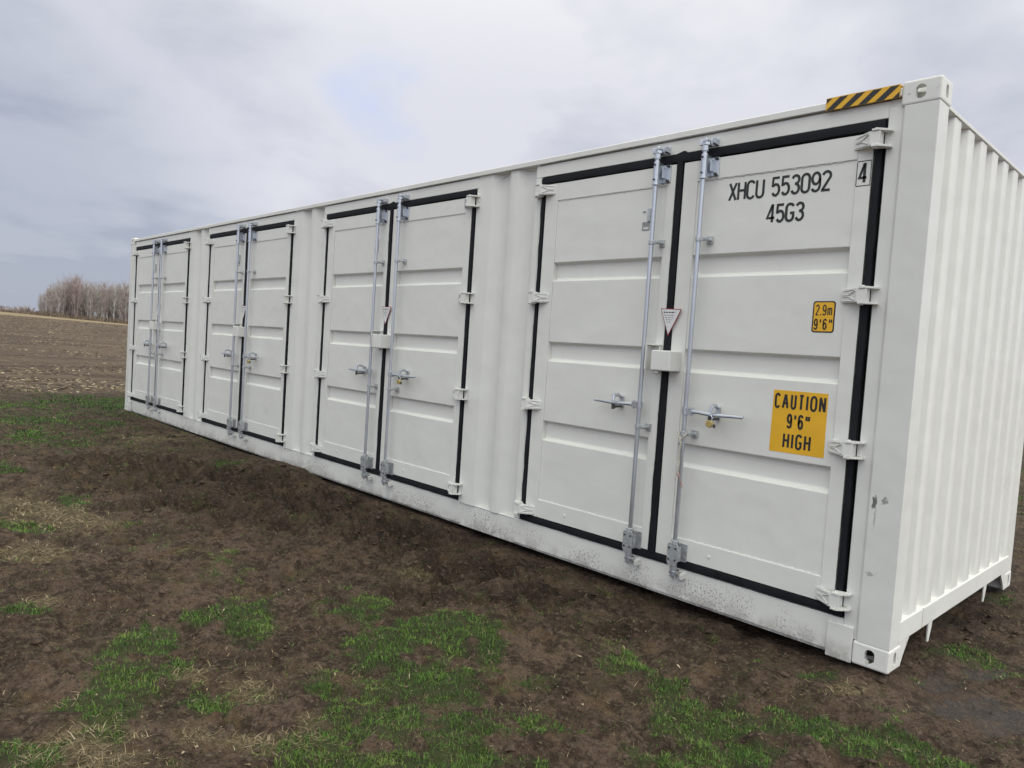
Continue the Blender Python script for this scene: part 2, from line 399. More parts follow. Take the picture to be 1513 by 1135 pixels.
# striped warning plate on the top rail beside the near corner
hp = MB(); a0, a1, zb, zt = -.545, -.185, 2.822, 2.882
hp.box(a0, a1, -.006, .000, zb, zt).box(a0, a1, -.006, .05, zt, zt + .004)
nst = 4.4; wdt = (a1 - a0) / nst
for k in range(-1, 6):                                # slanting black bars, clipped to the plate
    xb = a0 + k * wdt; poly = [(xb, zb), (xb + wdt * .5, zb), (xb + wdt * .5 + .070, zt), (xb + .070, zt)]
    def clip(poly, xv, keep_less):
        out = []
        for i in range(len(poly)):
            p, q = poly[i], poly[(i + 1) % len(poly)]
            ip = (p[0] <= xv) == keep_less or p[0] == xv; iq = (q[0] <= xv) == keep_less or q[0] == xv
            if ip: out.append(p)
            if ip != iq: t = (xv - p[0]) / (q[0] - p[0]); out.append((xv, p[1] + t * (q[1] - p[1])))
        return out
    poly = clip(clip(poly, a1 - .001, True), a0 + .001, False)
    if len(poly) >= 3: hp.prism(poly, 1, -.0075, -.0058, 1)
o = to_root(hp.build('hazard_plate', [YELLOW, BLACKINK])); o['label'] = 'yellow and black striped warning plate on the top rail'

# ------------------------------------------------------------ stroke lettering
def arc(cx, cz, rx, rz, a0, a1, n=8):
    return [(cx + rx * math.cos(R(a0 + (a1 - a0) * i / n)), cz + rz * math.sin(R(a0 + (a1 - a0) * i / n))) for i in range(n + 1)]
def glyph(ch):
    """strokes on a cell 0..w wide and 0..1 high; returns (w, strokes)"""
    w = .46; r = w / 2
    if ch == 'X': return w, [[(0, 0), (w, 1)], [(0, 1), (w, 0)]]
    if ch == 'H': return w, [[(0, 0), (0, 1)], [(w, 0), (w, 1)], [(0, .52), (w, .52)]]
    if ch == 'C': return w, [arc(r, 1 - r, r, r, 20, 180) + arc(r, r, r, r, 180, 340)]
    if ch == 'G': return w, [arc(r, 1 - r, r, r, 20, 180) + arc(r, r, r, r, 180, 360) + [(w, .46), (r + .02, .46)]]
    if ch == 'U': return w, [[(0, 1)] + arc(r, r, r, r, 180, 360) + [(w, 1)]]
    if ch == '0': return w, [arc(r, 1 - r, r, r, 0, 180) + arc(r, r, r, r, 180, 360) + [(w, 1 - r)]]
    if ch == 'O': w = .58; r = w / 2; return w, [arc(r, 1 - r, r, r, 0, 180) + arc(r, r, r, r, 180, 360) + [(w, 1 - r)]]
    if ch == '2': return w, [arc(r, 1 - r, r, r, 165, -20) + [(.02, .03), (.02, 0), (w, 0)]]
    if ch == '3': return w, [arc(r, .77, r - .01, .23, 160, -80) + [(r - .04, .54)], [(r - .04, .535)] + arc(r, .27, r, .27, 80, -160)]
    if ch == '5': return w, [[(w - .02, 1), (.04, 1), (.02, .56)] + arc(r, .32, r, .32, 130, -150)]
    if ch == '6': return w, [arc(r, 1 - r, r, r, 20, 180)[:] + arc(r, .31, r, .31, 180, 540, 16)]
    if ch == '9': return w, [arc(r, .69, r, .31, 0, 360, 16) + arc(r, r, r, r, 0, -160)]
    if ch == '4': return w, [[(.34, 0), (.34, 1), (.30, 1), (0, .26), (w + .03, .26)]]
    if ch == 'A': w = .58; return w, [[(0, 0), (w / 2 - .02, 1)], [(w / 2 + .02, 1), (w, 0)], [(.11, .34), (w - .11, .34)]]
    if ch == 'T': return w, [[(0, 1), (w, 1)], [(w / 2, 0), (w / 2, .97)]]
    if ch == 'I': return .02, [[(.01, 0), (.01, 1)]]
    if ch == 'N': w = .52; return w, [[(0, 0), (0, 1)], [(0, .99), (w, .01)], [(w, 0), (w, 1)]]
    if ch == 'm': return .62, [[(0, 0), (0, .68)], [(0, .50)] + arc(.155, .52, .155, .16, 180, 0) + [(.31, 0)], [(.31, .50)] + arc(.465, .52, .155, .16, 180, 0) + [(.62, 0)]]
    if ch == "'": return .02, [[(.01, .68), (.01, 1)]]
    if ch == '"': return .34, [[(.01, .66), (.01, 1)], [(.33, .66), (.33, 1)]]
    if ch == '.': return .02, [[(.01, -.05), (.01, .09)]]
    return .25, []
def write(mb, text, x, z, h, y, th, mi, xs=1.0, gap=.16, centre=False, spread=None):
    """strokes as thin raised ribbons facing -y; th = stroke width in metres; letters h high"""
    adv = [(c, *glyph(c)) for c in text]; tot = sum(a[1] for a in adv) * h * xs + gap * h * (len(text) - 1)
    if centre: x -= tot / 2
    ky = 0
    for c, wd, st in adv:
        for s in st:
            ky += 1; yy = y - .00012 * (ky % 4)
            P = [Vector((x + p[0] * h * xs, z + p[1] * h)) for p in s]; Q = [P[0]]
            for p in P[1:]:
                if (p - Q[-1]).length > 1e-5: Q.append(p)
            P = Q; n = len(P); l = []; r_ = []
            closed = (P[0] - P[-1]).length < .004 * h + 1e-5 and n > 6
            for i in range(n):
                a = P[i - 1] if i > 0 else (P[-2] if closed else None); b = P[i + 1] if i < n - 1 else (P[1] if closed else None)
                d1 = (P[i] - a).normalized() if a is not None else None; d2 = (b - P[i]).normalized() if b is not None else None
                d1 = d1 or d2; d2 = d2 or d1
                n1 = Vector((-d1.y, d1.x)); n2 = Vector((-d2.y, d2.x)); m_ = n1 + n2
                m_ = m_.normalized() if m_.length > .25 else n1
                k = min(1 / max(.35, m_.dot(n1)), 1.3) * th / 2
                l.append(P[i] + m_ * k); r_.append(P[i] - m_ * k)
            vs = [(p.x, yy, p.y) for p in l] + [(p.x, yy, p.y) for p in r_]
            mb.add(vs, [(i, i + 1, n + i + 1, n + i) for i in range(n - 1)], mi)
        x += wd * h * xs + gap * h

# ------------------------------------------------------------ door parts (coordinates relative to the doorway centre)
RIBS = ((2.112, 1.975), (1.543, 1.400), (.970, .825))
def leaf(xa, xb, pa, pb):
    """xa..xb whole leaf, pa..pb pressed panel between the stiles"""
    m = MB(); y1 = .070; z0, z1 = ZB + .052, ZT - .060
    for a, b in ((xa, pa), (pb, xb)): m.box(a, b, YS, y1, z0, z1)
    for a, b in ((z0 + .0005, .390), (2.552, z1 - .0005)): m.box(pa + .0005, pb - .0005, YS + .0005, y1, a, b)
    prof = [(.388, YP), ]
    for zt, zb in reversed(RIBS):
        prof += [(zb, YP), (zb + .004, YP + .003), (zb + .018, YP + .031), (zb + .026, YP + .034), (zt - .022, YP + .034), (zt - .014, YP + .031), (zt - .003, YP + .003), (zt, YP)]
    prof.append((2.554, YP))
    n = len(prof); vs = [(x, y, z) for x in (pa + .001, pb - .001) for z, y in prof]
    m.add(vs, [(i, i + 1, n + i + 1, n + i) for i in range(n - 1)])
    rr = random.Random(int(xa * 100))
    for z in (.3915, 2.5505):                              # stitched weld along the panel edge
        x = pa + .012
        while x < pb - .05:
            l = rr.uniform(.025, .045); m.box(x, x + l, YS + .0028, YP + .001, z - .0035, z + .0035); x += l + rr.uniform(.012, .03)
    return m
def hinge(x, z, s):
    """s=+1: fixed lugs on the post at +x, blade over the door at -x"""
    m = MB(); h = .044
    for zz in (z - h, z + h - .010):
        m.prism([(x - .012, YJ - .078), (x + .022, YJ - .078), (x + .066, YJ - .030), (x + .066, YJ), (x - .012, YJ - .022)] if s > 0 else
                [(x + .012, YJ - .078), (x - .022, YJ - .078), (x - .066, YJ - .030), (x - .066, YJ), (x + .012, YJ - .022)], 2, zz, zz + .010)
    m.box(x + s * .026, x + s * .060, YJ - .006, YJ + .001, z - h + .010, z + h - .010)
    m.tube([(x + s * .004, YJ - .058, z - h - .006), (x + s * .004, YJ - .058, z + h + .006)], .009, 8)
    m.box(x - s * .022, x + s * .026, YJ - .072, YJ - .018, z - h + .011, z + h - .011)
    bl = [(x - s * .020, YJ - .070), (x - s * .045, YJ - .052), (x - s * .100, YJ - .018), (x - s * .118, YJ - .010), (x - s * .118, YJ - .002), (x - s * .09, YJ - .004), (x - s * .020, YJ - .050)]
    n = len(bl); tp = [h - .008, h - .008, h - .011, h - .017, h - .017, h - .012, h - .008]
    vs = [(p[0], p[1], z + t) for p, t in zip(bl, tp)] + [(p[0], p[1], z - t) for p, t in zip(bl, tp)]
    m.add(vs, [(i, (i + 1) % n, (i + 1) % n + n, i + n) for i in range(n)] + [tuple(range(n - 1, -1, -1)), tuple(range(n, 2 * n))])
    for q in (-1, 1):                                      # pressed Y on the blade
        m.tube([(x - s * .030, YJ - .066, z + q * .024), (x - s * .070, YJ - .039, z + q * .004), (x - s * .108, YJ - .017, z + q * .003)], [.0032, .003, .002], 6)
        m.tube([(x - s * .034, YJ - .062, z + q * .030), (x - s * .108, YJ - .015, z + q * .024)], [.0028, .002], 6)
    return m
def rod(x): 
    return MB().tube([(x, -.045, .205), (x, -.045, 2.745)], .0138, 14)
def cam_end(x, top):
    z = 2.735 if top else .205; s = 1 if top else -1; m = MB()
    m.tube([(x, -.045, z - s * .03), (x, -.045, z + s * .004)], .0195, 12)
    m.prism([(x - .020, -.062), (x + .014, -.066), (x + .026, -.045), (x + .020, -.004), (x - .004, .006), (x - .010, -.03)], 2, z + s * .004, z + s * .020)
    m.prism([(x - .014, -.058), (x + .022, -.058), (x + .016, -.014), (x - .018, -.012)], 2, z + s * .026, z + s * .040)
    m.tube([(x, -.045, z + s * .004), (x, -.045, z + s * .048)], .010, 8)
    return m
def keeper(x, top):
    z = 2.768 if top else .172; m = MB()
    m.box(x - .052, x + .052, YJ - .006, YJ, z - .022, z + .022)
    m.prism([(x - .050, YJ - .006), (x - .026, YJ - .006), (x - .032, YJ - .050), (x - .052, YJ - .054)], 2, z - .017, z + .015)
    m.prism([(x + .050, YJ - .006), (x + .028, YJ - .006), (x + .032, YJ - .046), (x + .056, YJ - .056)], 2, z - .020, z + .012)
    return m
def top_bracket(x):
    m = MB(); m.tube([(x, -.045, 2.556), (x, -.045, 2.690)], .0205, 14).tube([(x, -.045, 2.545), (x, -.045, 2.556)], .025, 14)
    m.box(x + .004, x + .014, -.045, YS, 2.560, 2.685)
    m.box(x + .014, x + .068, YS - .009, YS, 2.568, 2.676)
    m.box(x + .030, x + .038, -.030, YS - .008, 2.590, 2.655)
    for zz in (2.575, 2.668): m.tube([(x + .052, YS - .022, zz), (x + .052, YS - .006, zz)], .010, 8, 1)
    return m
def bracket_bolt(x, zz, y): return MB().tube([(x, y, zz), (x, y + .010, zz)], .006, 8)
def guide(x, z):
    m = MB(); m.tube([(x, -.045, z - .013), (x, -.045, z + .013)], .020, 12)
    m.box(x + .004, x + .048, -.050, -.040, z - .012, z + .012)
    m.box(x + .020, x + .062, YS - .008, YS, z - .022, z + .022).tube([(x + .042, -.056, z), (x + .042, YS, z)], .010, 8)
    return m
def foot_bracket(x):
    m = MB()
    m.prism([(x - .022, .232), (x + .022, .232), (x + .036, .256), (x + .036, .356), (x + .028, .372), (x - .028, .372), (x - .036, .356), (x - .036, .256)], 1, -.070, -.061)
    m.box(x + .030, x + .036, -.061, -.028, .262, .350)
    m.box(x - .040, x + .052, YS - .006, YS, .252, .362)
    m.tube([(x, -.045, .374), (x, -.045, .386)], .024, 12).tube([(x, -.045, .215), (x, -.045, .24)], .021, 12)
    for a in (-.022, .022):
        for zz in (.272, .342): m.tube([(x + a, -.076, zz), (x + a, -.068, zz)], .0065, 8, 1)
    return m
def handle(x, s):
    m = MB(); z = 1.172
    m.tube([(x, -.045, z - .022), (x, -.045, z + .022)], .021, 12)
    m.box(x + s * .014, x + s * .052, -.060, -.030, z - .018, z + .018)
    m.tube([(x + s * .044, -.045, z - .026), (x + s * .044, -.045, z + .026)], .008, 8)
    pts = [(x + s * t, yy, z + dz) for t, yy, dz in ((.040, -.047, 0), (.10, -.050, 0), (.17, -.058, -.004), (.23, -.050, -.004), (.30, -.040, -.002), (.372, -.036, -.001))]
    m.tube(pts, [.013, .012, .012, .011, .010, .0085], 10)
    return m
def catch(x, s):
    m = MB(); xx = x + s * .185; z = 1.172
    m.box(xx - .015, xx + .015, YS - .006, YS, z - .036, z + .044)
    m.tube([(xx, YS - .004, z + .034), (xx + s * .004, -.036, z + .052), (xx + s * .005, -.070, z + .040), (xx, -.078, z + .008)], [.008, .012, .013, .009], 8)
    m.prism([(xx - .010, z - .046), (xx + .010, z - .042), (xx + .014, z - .012), (xx - .012, z - .010)], 1, -.078, -.068, 1)
    m.tube([(xx + s * .006, YS - .004, z - .026), (xx + s * .004, -.052, z - .030)], [.008, .008], 8, 1)
    return m
XL, XR = -1.562 - DX0, -1.226 - DX0                        # the two bars
left = empty('door', (0, 0, 0), None, None); rightd = empty('door', (0, 0, 0), None, None)
def place(o, par): o.parent = par; return o
LX = (-2.565 - DX0, -1.457 - DX0, -2.446 - DX0, -1.520 - DX0)
RX = (-1.401 - DX0, -.293 - DX0, -1.300 - DX0, -.368 - DX0)
for par, xs, xr, s, hx in ((left, LX, XL, -1, -2.588 - DX0), (rightd, RX, XR, 1, -.270 - DX0)):
    leaf(*xs).build('door_leaf', PAINT, par, bevel=.0025)
    for z in (2.630, 1.856, 1.078, .302): hinge(hx, z, s).build('hinge', PAINT, par, bevel=.0015)
    rod(xr).build('locking_bar', GALV, par, smooth=True)
    for tp in (True, False): cam_end(xr, tp).build('cam', GALV, par, bevel=.0015)
    top_bracket(xr).build('bar_bracket', [GALV, DARKMETAL], par, bevel=.0015)
    for z in (2.578, 2.668): bracket_bolt(xr, z, -.0745).build('bolt', DARKMETAL, par)
    for z in (2.192, 1.036): guide(xr, z).build('bar_guide', GALV_DULL, par, bevel=.0015)
    foot_bracket(xr).build('bar_bracket', [GALV_DULL, DARKMETAL], par, bevel=.002)
    handle(xr, s).build('handle', GALV, par, smooth=True)
    catch(xr, s).build('handle_catch', [GALV, DARKMETAL], par, smooth=True)
    MB().tube([(xs[2] + .27, YS + .001, .325), (xs[2] + .27, YS - .006, .325)], .008, 8).build('rivet', PAINT, par)
g = MB(); rough_strip(g, -.026, .026, .006, ZB + .045, ZT - .05, .04, 70, .0032, True, 91)
g.add([(-.028, .009, ZT - .045), (.05, .009, ZT - .045), (.045, .009, ZT + .006), (.02, .009, ZT + .014), (-.03, .009, ZT + .001)], [(0, 1, 2, 3, 4)])
g.build('door_seal', RUBBER, rightd, smooth=True)
lb = MB(); lb.box(-.032, .108, -.105, YS - .001, 1.400, 1.524)
o = lb.build('lock_box', PAINT, rightd, bevel=.007, segs=3)
lb = MB().box(-.100, -.090, -.075, YS - .001, 1.398, 1.560).box(-.090, -.034, -.075, YS - .001, 1.552, 1.560).box(-.090, -.034, -.012, YS - .001, 1.398, 1.550)
lb.tube([(-.055, -.02, 1.385), (-.02, -.02, 1.385)], .008, 8)
lb.build('lock_box', PAINT, left, bevel=.003)
# small inverted triangular warning tag above the lock box
tg = MB(); A, B, C_ = (-.056, 1.786), (.096, 1.782), (.010, 1.616); yt = -.002
tg.prism([A, B, C_], 1, yt, yt + .002, 1)
def inset(P, t):
    c = (sum(p[0] for p in P) / 3, sum(p[1] for p in P) / 3); return [(c[0] + (p[0] - c[0]) * t, c[1] + (p[1] - c[1]) * t) for p in P]
tg.prism(inset([A, B, C_], .91), 1, yt - .0012, yt + .0004, 0)
rr = random.Random(5)
for k, zz in enumerate((1.758, 1.742, 1.727, 1.714, 1.700)):                     # small unreadable print
    hw = (.042, .036, .030, .022, .015)[k]; x = .010 - hw
    while x < .010 + hw:
        l = rr.uniform(.006, .016); tg.box(x, min(x + l, .010 + hw), yt - .002, yt - .0010, zz, zz + (.007 if k == 0 else .0035), 2); x += l + .006
o = tg.build('warning_tag', [TAGWHITE, REDINK, BLACKINK], rightd)
pl_ = MB().box(-1.690 - DX0, -1.632 - DX0, YP - .003, YP + .001, 2.285, 2.338, 0)
pl_.box(-1.682 - DX0, -1.640 - DX0, YP - .004, YP - .002, 2.292, 2.304, 1).box(-1.650 - DX0, -1.628 - DX0, YP - .012, YP + .001, 2.340, 2.420, 2)
pl_.box(-1.690 - DX0, -1.672 - DX0, YP - .005, YP + .001, 2.400, 2.408, 0)
pl_.build('vent_label', [GREYPLATE, TAGWHITE, GALV_DULL], left)

def copy_leaf(src):
    r_ = src.copy(); COL.objects.link(r_)
    for ch in src.children:
        c = ch.copy(); COL.objects.link(c); c.parent = r_
    return r_
doors = []
for k, cx in enumerate(centres):
    a = left if k == 0 else copy_leaf(left); b = rightd if k == 0 else copy_leaf(rightd)
    doors.append((a, b))
for k, cx in enumerate(centres):
    for d in doors[k]:
        d.location = (cx, 0, 0); to_root(d)
    for xr in (XL, XR):
        for tp in (True, False): to_root(keeper(cx + xr, tp).build('cam_keeper', PAINT if not tp else GALV, bevel=.002))

# the markings on the near right-hand door
nd = doors[0][1]
tx = MB(); q = DX0
write(tx, 'XHCU 553092', -1.083 - q, 2.416, .097, YP - .0012, .0140, 0, .92, .155)
write(tx, '45G3', -.838 - q, 2.270, .092, YP - .0012, .0145, 0, .95, .16)
o = tx.build('container_number', BLACKINK, nd); o['label'] = 'black stencilled container number and size code'
tx = MB(); write(tx, '4', -.351 - q, 2.432, .090, YS - .0012, .0145, 0, .80)
for a, b, c, d in ((-.365, -.295, 2.537, 2.541), (-.365, -.295, 2.413, 2.417), (-.367, -.3635, 2.418, 2.536), (-.2985, -.295, 2.418, 2.536)):
    tx.box(a - q, b - q, YS - .0012, YS + .0004, c, d)
o = tx.build('check_digit', BLACKINK, nd); o['label'] = 'boxed digit 4'
def rrect(x0, x1, z0, z1, r, n=5):
    out = []
    for cx, cz, a in ((x1 - r, z1 - r, 0), (x0 + r, z1 - r, 90), (x0 + r, z0 + r, 180), (x1 - r, z0 + r, 270)):
        out += [(cx + r * math.cos(R(a + 90 * i / n)), cz + r * math.sin(R(a + 90 * i / n))) for i in range(n + 1)]
    return out
sg = MB(); sg.prism(rrect(-.534 - q, -.416 - q, 1.666, 1.832, .014), 1, YP - .0010, YP + .0005, 1)
sg.prism(rrect(-.527 - q, -.423 - q, 1.673, 1.825, .009), 1, YP - .0018, YP - .0004, 0)
write(sg, '2.9m', -.475 - q, 1.759, .052, YP - .0024, .0060, 1, .60, .21, True)
write(sg, "9'6\"", -.475 - q, 1.684, .052, YP - .0024, .0074, 1, .60, .32, True)
o = sg.build('height_sticker', [YELLOW, BLACKINK], nd); o['label'] = 'small yellow height sticker with a black border'
sg = MB(); sg.prism([(-.714 - q, 1.006), (-.411 - q, 1.008), (-.414 - q, 1.347), (-.713 - q, 1.345)], 1, YP - .0012, YP + .0005, 0)
write(sg, 'CAUTION', -.5625 - q, 1.250, .074, YP - .0020, .0118, 1, .62, .29, True)
write(sg, "9'6\"", -.5625 - q, 1.146, .070, YP - .0020, .0118, 1, .60, .30, True)
write(sg, 'HIGH', -.5625 - q, 1.036, .074, YP - .0020, .0118, 1, .74, .30, True)
o = sg.build('caution_sticker', [YELLOW, BLACKINK], nd); o['label'] = 'large yellow sticker reading caution 9 ft 6 in high'

# ------------------------------------------------------------ padlocks and cord (separate things)
def padlock(cx, label, s=1.0):
    x = cx + XR + .187; z = 1.116; n = 20
    root = empty('padlock', (x, -.075, z), label, 'padlock', 'padlocks on the door handle catches')
    b = MB(); pts = [(.024 * math.cos(2 * math.pi * k / n), .022 * math.sin(2 * math.pi * k / n)) for k in range(n)]
    b.prism(pts, 1, -.011, .011); o = b.build('lock_body', BRASS, root, bevel=.003)
    h = MB().tube([(-.013, 0, .014), (-.013, 0, .036), (-.008, 0, .047), (0, 0, .052), (.008, 0, .047), (.013, 0, .036), (.013, 0, .014)], .0038, 8)
    h.build('shackle', GALV, root, smooth=True)
    k = MB().tube([(.020, .006, -.002), (.030, .004, -.006), (.028, .002, -.020)], [.006, .007, .006], 8); k.build('lock_shade', DARKMETAL, root)  # dark piece shaped to imitate the shade right of the lock body
    return root
padlock(centres[0], 'round brass padlock on the handle of the door with the yellow caution sticker')
padlock(centres[1], 'round brass padlock on the second pair of doors from the near corner')
padlock(centres[2], 'small brass padlock on the third pair of doors from the near corner')
cx = centres[0] + XR
cr = MB(); r_ = .021
loop = [(cx + r_ * 1.15 * math.cos(R(t)), -.045 + r_ * 1.1 * math.sin(R(t)), 1.035 - .03 * max(0, -math.sin(R(t)))) for t in range(0, 361, 24)]
cr.tube(loop, .0045, 6)
cr.tube([(cx - .026, -.066, 1.045), (cx - .014, -.074, 1.018), (cx + .004, -.078, 1.002), (cx + .022, -.070, 1.022), (cx + .034, -.058, 1.040)], .005, 6)
for ph in (0, 2.1, 4.2):
    cr.tube([(cx + .004 + .0035 * math.cos(ph + t * .9) + .003 * math.sin(t * .5), -.077 + .003 * math.sin(ph + t * .9), 1.004 - t * .0095) for t in range(0, 22)], .0032, 6)
cord = empty('tie_cord', (cx, -.045, 1.035), 'thin pale cord knotted round the locking bar beside the caution sticker', 'cord')
o = cr.build('rope', CORD, smooth=True); o.parent = cord; o.matrix_parent_inverse = Matrix.Translation(-Vector(cord.location))
sl = MB().tube([(cx + .002, -.078, .80), (cx + .010, -.078, .782)], .009, 8).tube([(cx + .01, -.077, .79), (cx + .020, -.076, .76), (cx + .034, -.072, .722)], [.0055, .005, .006], 8)
o = sl.build('seal', CORD_RED, smooth=True); o.parent = cord; o.matrix_parent_inverse = Matrix.Translation(-Vector(cord.location))
o = MB().tube([(cx + .012, -.0775, .785), (cx + .024, -.075, .75), (cx + .038, -.071, .716)], [.0035, .0035, .004], 6).build('cord_tail', CORD); o.parent = cord; o.matrix_parent_inverse = Matrix.Translation(-Vector(cord.location))

# ============================================================ GROUND
def _hash(ix, iy, seed):
    h = (ix.astype(np.int64) * 374761393 + iy.astype(np.int64) * 668265263 + seed * 1274126177) & 0xffffffff
    h = ((h ^ (h >> 13)) * 1274126177) & 0xffffffff
    return ((h ^ (h >> 16)) & 0xffff) / 65535.0
def vnoise(x, y, seed=0):
    ix, iy = np.floor(x), np.floor(y); fx, fy = x - ix, y - iy
    fx = fx * fx * (3 - 2 * fx); fy = fy * fy * (3 - 2 * fy); ix = ix.astype(np.int64); iy = iy.astype(np.int64)
    a, b, c, d = _hash(ix, iy, seed), _hash(ix + 1, iy, seed), _hash(ix, iy + 1, seed), _hash(ix + 1, iy + 1, seed)
    return (a * (1 - fx) + b * fx) * (1 - fy) + (c * (1 - fx) + d * fx) * fy
def fbm(x, y, scale, octv=4, seed=0, gain=.5):
    s = 0; a = 1; t = 0; x = x * scale; y = y * scale
    for o in range(octv):
        c_, s_ = math.cos(.6 * o + .3), math.sin(.6 * o + .3)
        s = s + a * vnoise(x * c_ - y * s_ + 17.3 * o, x * s_ + y * c_ - 9.1 * o, seed + o); t += a; a *= gain; x = x * 2.03; y = y * 2.03
    return s / t
def sstep(a, b, v): t = np.clip((v - a) / (b - a), 0, 1); return t * t * (3 - 2 * t)
def blobs(x, y, B, soft=1.0):
    m = np.zeros_like(x)
    for px, py, ax, ay, bx, by in B:
        det = ax * by - ay * bx; dx, dy = x - px, y - py
        u = (dx * by - dy * bx) / det; v = (ax * dy - ay * dx) / det
        m = np.maximum(m, np.exp(-(u * u + v * v) * .55 * soft))
    return m
GREEN = [(-2.3,-1.51,0.07,0.11,0.13,-0.08),(-1.77,-1.43,0.15,0.22,0.22,-0.17),(-1.72,-1.8,0.16,0.23,0.16,-0.11),(-1.35,-1.9,0.19,0.27,0.18,-0.13),(-1.43,-1.32,0.04,0.06,0.28,-0.25),(-1.03,-2.0,0.21,0.29,0.09,-0.07),(-0.81,-1.84,0.1,0.13,0.07,-0.06),(-0.88,-2.24,0.24,0.32,0.09,-0.06),(-0.8,-1.98,0.09,0.12,0.08,-0.07),(-2.42,-2.61,0.07,0.1,0.2,-0.06),(-2.08,-2.8,0.1,0.13,0.23,-0.07),(-1.74,-2.64,0.09,0.12,0.12,-0.05),(-1.86,-2.94,0.07,0.09,0.17,-0.05),(-2.16,-2.62,0.05,0.07,0.14,-0.05),(-2.64,-2.3,0.07,0.1,0.12,-0.05),(-2.47,-2.15,0.1,0.14,0.18,-0.08),(-3.18,-3.02,0.09,0.13,0.12,-0.02),(-1.72,-3.27,0.07,0.09,0.09,-0.02),(-1.18,-2.48,0.07,0.09,0.1,-0.05),(-1.14,-2.31,0.06,0.08,0.08,-0.05),(-0.87,-0.93,0.06,0.08,0.07,-0.09),(-0.51,-1.11,0.08,0.11,0.09,-0.13),(-0.32,-1.04,0.14,0.18,0.07,-0.11),(-0.07,-0.76,0.15,0.2,0.06,-0.13),(0.2,-0.66,0.16,0.21,0.05,-0.14),(-0.12,-1.17,0.17,0.22,0.05,-0.09),(0.42,-0.57,0.11,0.14,0.02,-0.08),(-0.28,-0.2,0.06,0.09,0.02,-0.06),(-0.66,-0.94,0.08,0.11,0.06,-0.08),(-12.42,-1.17,0.08,0.66,0.79,-0.15),(-13.41,-0.03,0.05,0.79,0.96,-0.24),(-10.86,-1.13,0.12,0.59,0.79,-0.17),(-10.96,-0.33,0.11,0.56,0.76,-0.22),(-9.4,-1.89,0.12,0.41,0.47,-0.08),(-9.02,-1.46,0.12,0.39,0.52,-0.12),(-4.86,-2.74,0.07,0.13,0.16,-0.03),(0.0,2.11,0.07,0.1,0.05,-0.22),(-0.3,3.26,0.05,0.09,0.05,-0.21),(-5.51,-2.25,0.07,0.13,0.12,-0.03),(-6.68,-0.55,0.07,0.16,0.2,-0.08),(0.11,0.88,0.06,0.09,0.04,-0.14),(-1.62,-2.15,0.03,0.05,0.09,-0.05),(-7.07,-2.47,0.04,0.1,0.18,-0.03)]
STRAW = [(-5.45,-2.66,0.11,0.2,0.47,-0.08),(-4.22,-2.74,0.1,0.17,0.19,-0.04),(-3.29,-2.91,0.05,0.07,0.07,-0.01),(-1.76,-2.46,0.07,0.09,0.11,-0.05),(-1.67,-3.14,0.09,0.12,0.12,-0.03),(-1.58,-2.94,0.07,0.09,0.06,-0.02),(-1.35,-2.59,0.09,0.12,0.08,-0.04),(-1.48,-2.76,0.06,0.08,0.07,-0.03),(-8.77,-0.63,0.14,0.46,0.35,-0.11),(-1.51,-3.07,0.08,0.11,0.06,-0.02),(-1.35,-2.39,0.03,0.04,0.05,-0.02),(-4.96,-2.42,0.11,0.2,0.25,-0.06),(-1.98,-2.61,0.06,0.08,0.08,-0.03),(-0.11,-0.21,0.05,0.07,0.02,-0.04),(-2.59,-0.91,0.06,0.09,0.07,-0.05)]
WET = [(0.31,0.16,0.11,0.14,0.04,-0.15),(0.47,0.16,0.1,0.14,0.03,-0.16),(0.15,0.3,0.07,0.09,0.03,-0.11),(0.27,0.67,0.09,0.13,0.02,-0.11)]
DARK = [(-5.89,-1.07,0.42,0.92,0.44,-0.17),(-4.34,-0.81,0.32,0.6,0.34,-0.18),(-3.39,-0.45,0.29,0.52,0.23,-0.16),(-5.16,-1.57,0.15,0.29,0.25,-0.08),(-7.06,-1.47,0.22,0.54,0.31,-0.09),(-2.45,-0.56,0.22,0.36,0.16,-0.14),(-4.67,-0.3,0.34,0.68,0.25,-0.14),(-1.82,-0.56,0.24,0.37,0.1,-0.11),(0.03,1.4,0.16,0.24,0.09,-0.36),(-1.03,-0.26,0.28,0.41,0.06,-0.09),(-2.23,-1.08,0.14,0.21,0.08,-0.06)]

def masks(x, y):
    n = fbm(x, y, 5.0, 4, 3); g_far = sstep(-7.5, -9.5, x); n2 = fbm(x, y, 1.1, 3, 21); n3 = fbm(x, y, 16, 3, 33)
    near = sstep(9, 6, np.hypot(x + 1, y + 1.5))
    wild = sstep(.50, .66, n2 * .75 + n * .25) * (1 - near * .92)
    g = blobs(x, y, GREEN) * (1 - g_far * .75 * sstep(.56, .44, fbm(x * .7, y * 1.5, 1.1, 4, 93)))
    g = sstep(.36, .92, g + (n - .5) * 1.7 + (n3 - .5) * 1.1)
    g = np.maximum(g, wild * .8 * sstep(.4, .6, n3))
    s = blobs(x, y, STRAW); s = sstep(.30, .82, s + (n - .5) * 1.5 + (n3 - .5) * .8)
    thin = sstep(.52, .62, fbm(x, y, 3.1, 3, 57)) * .22
    d = blobs(x, y, DARK, .8); d = sstep(.25, .85, d + (n - .5) * .7)
    wt = blobs(x, y, WET, .7)
    return g, s, d, wt, thin
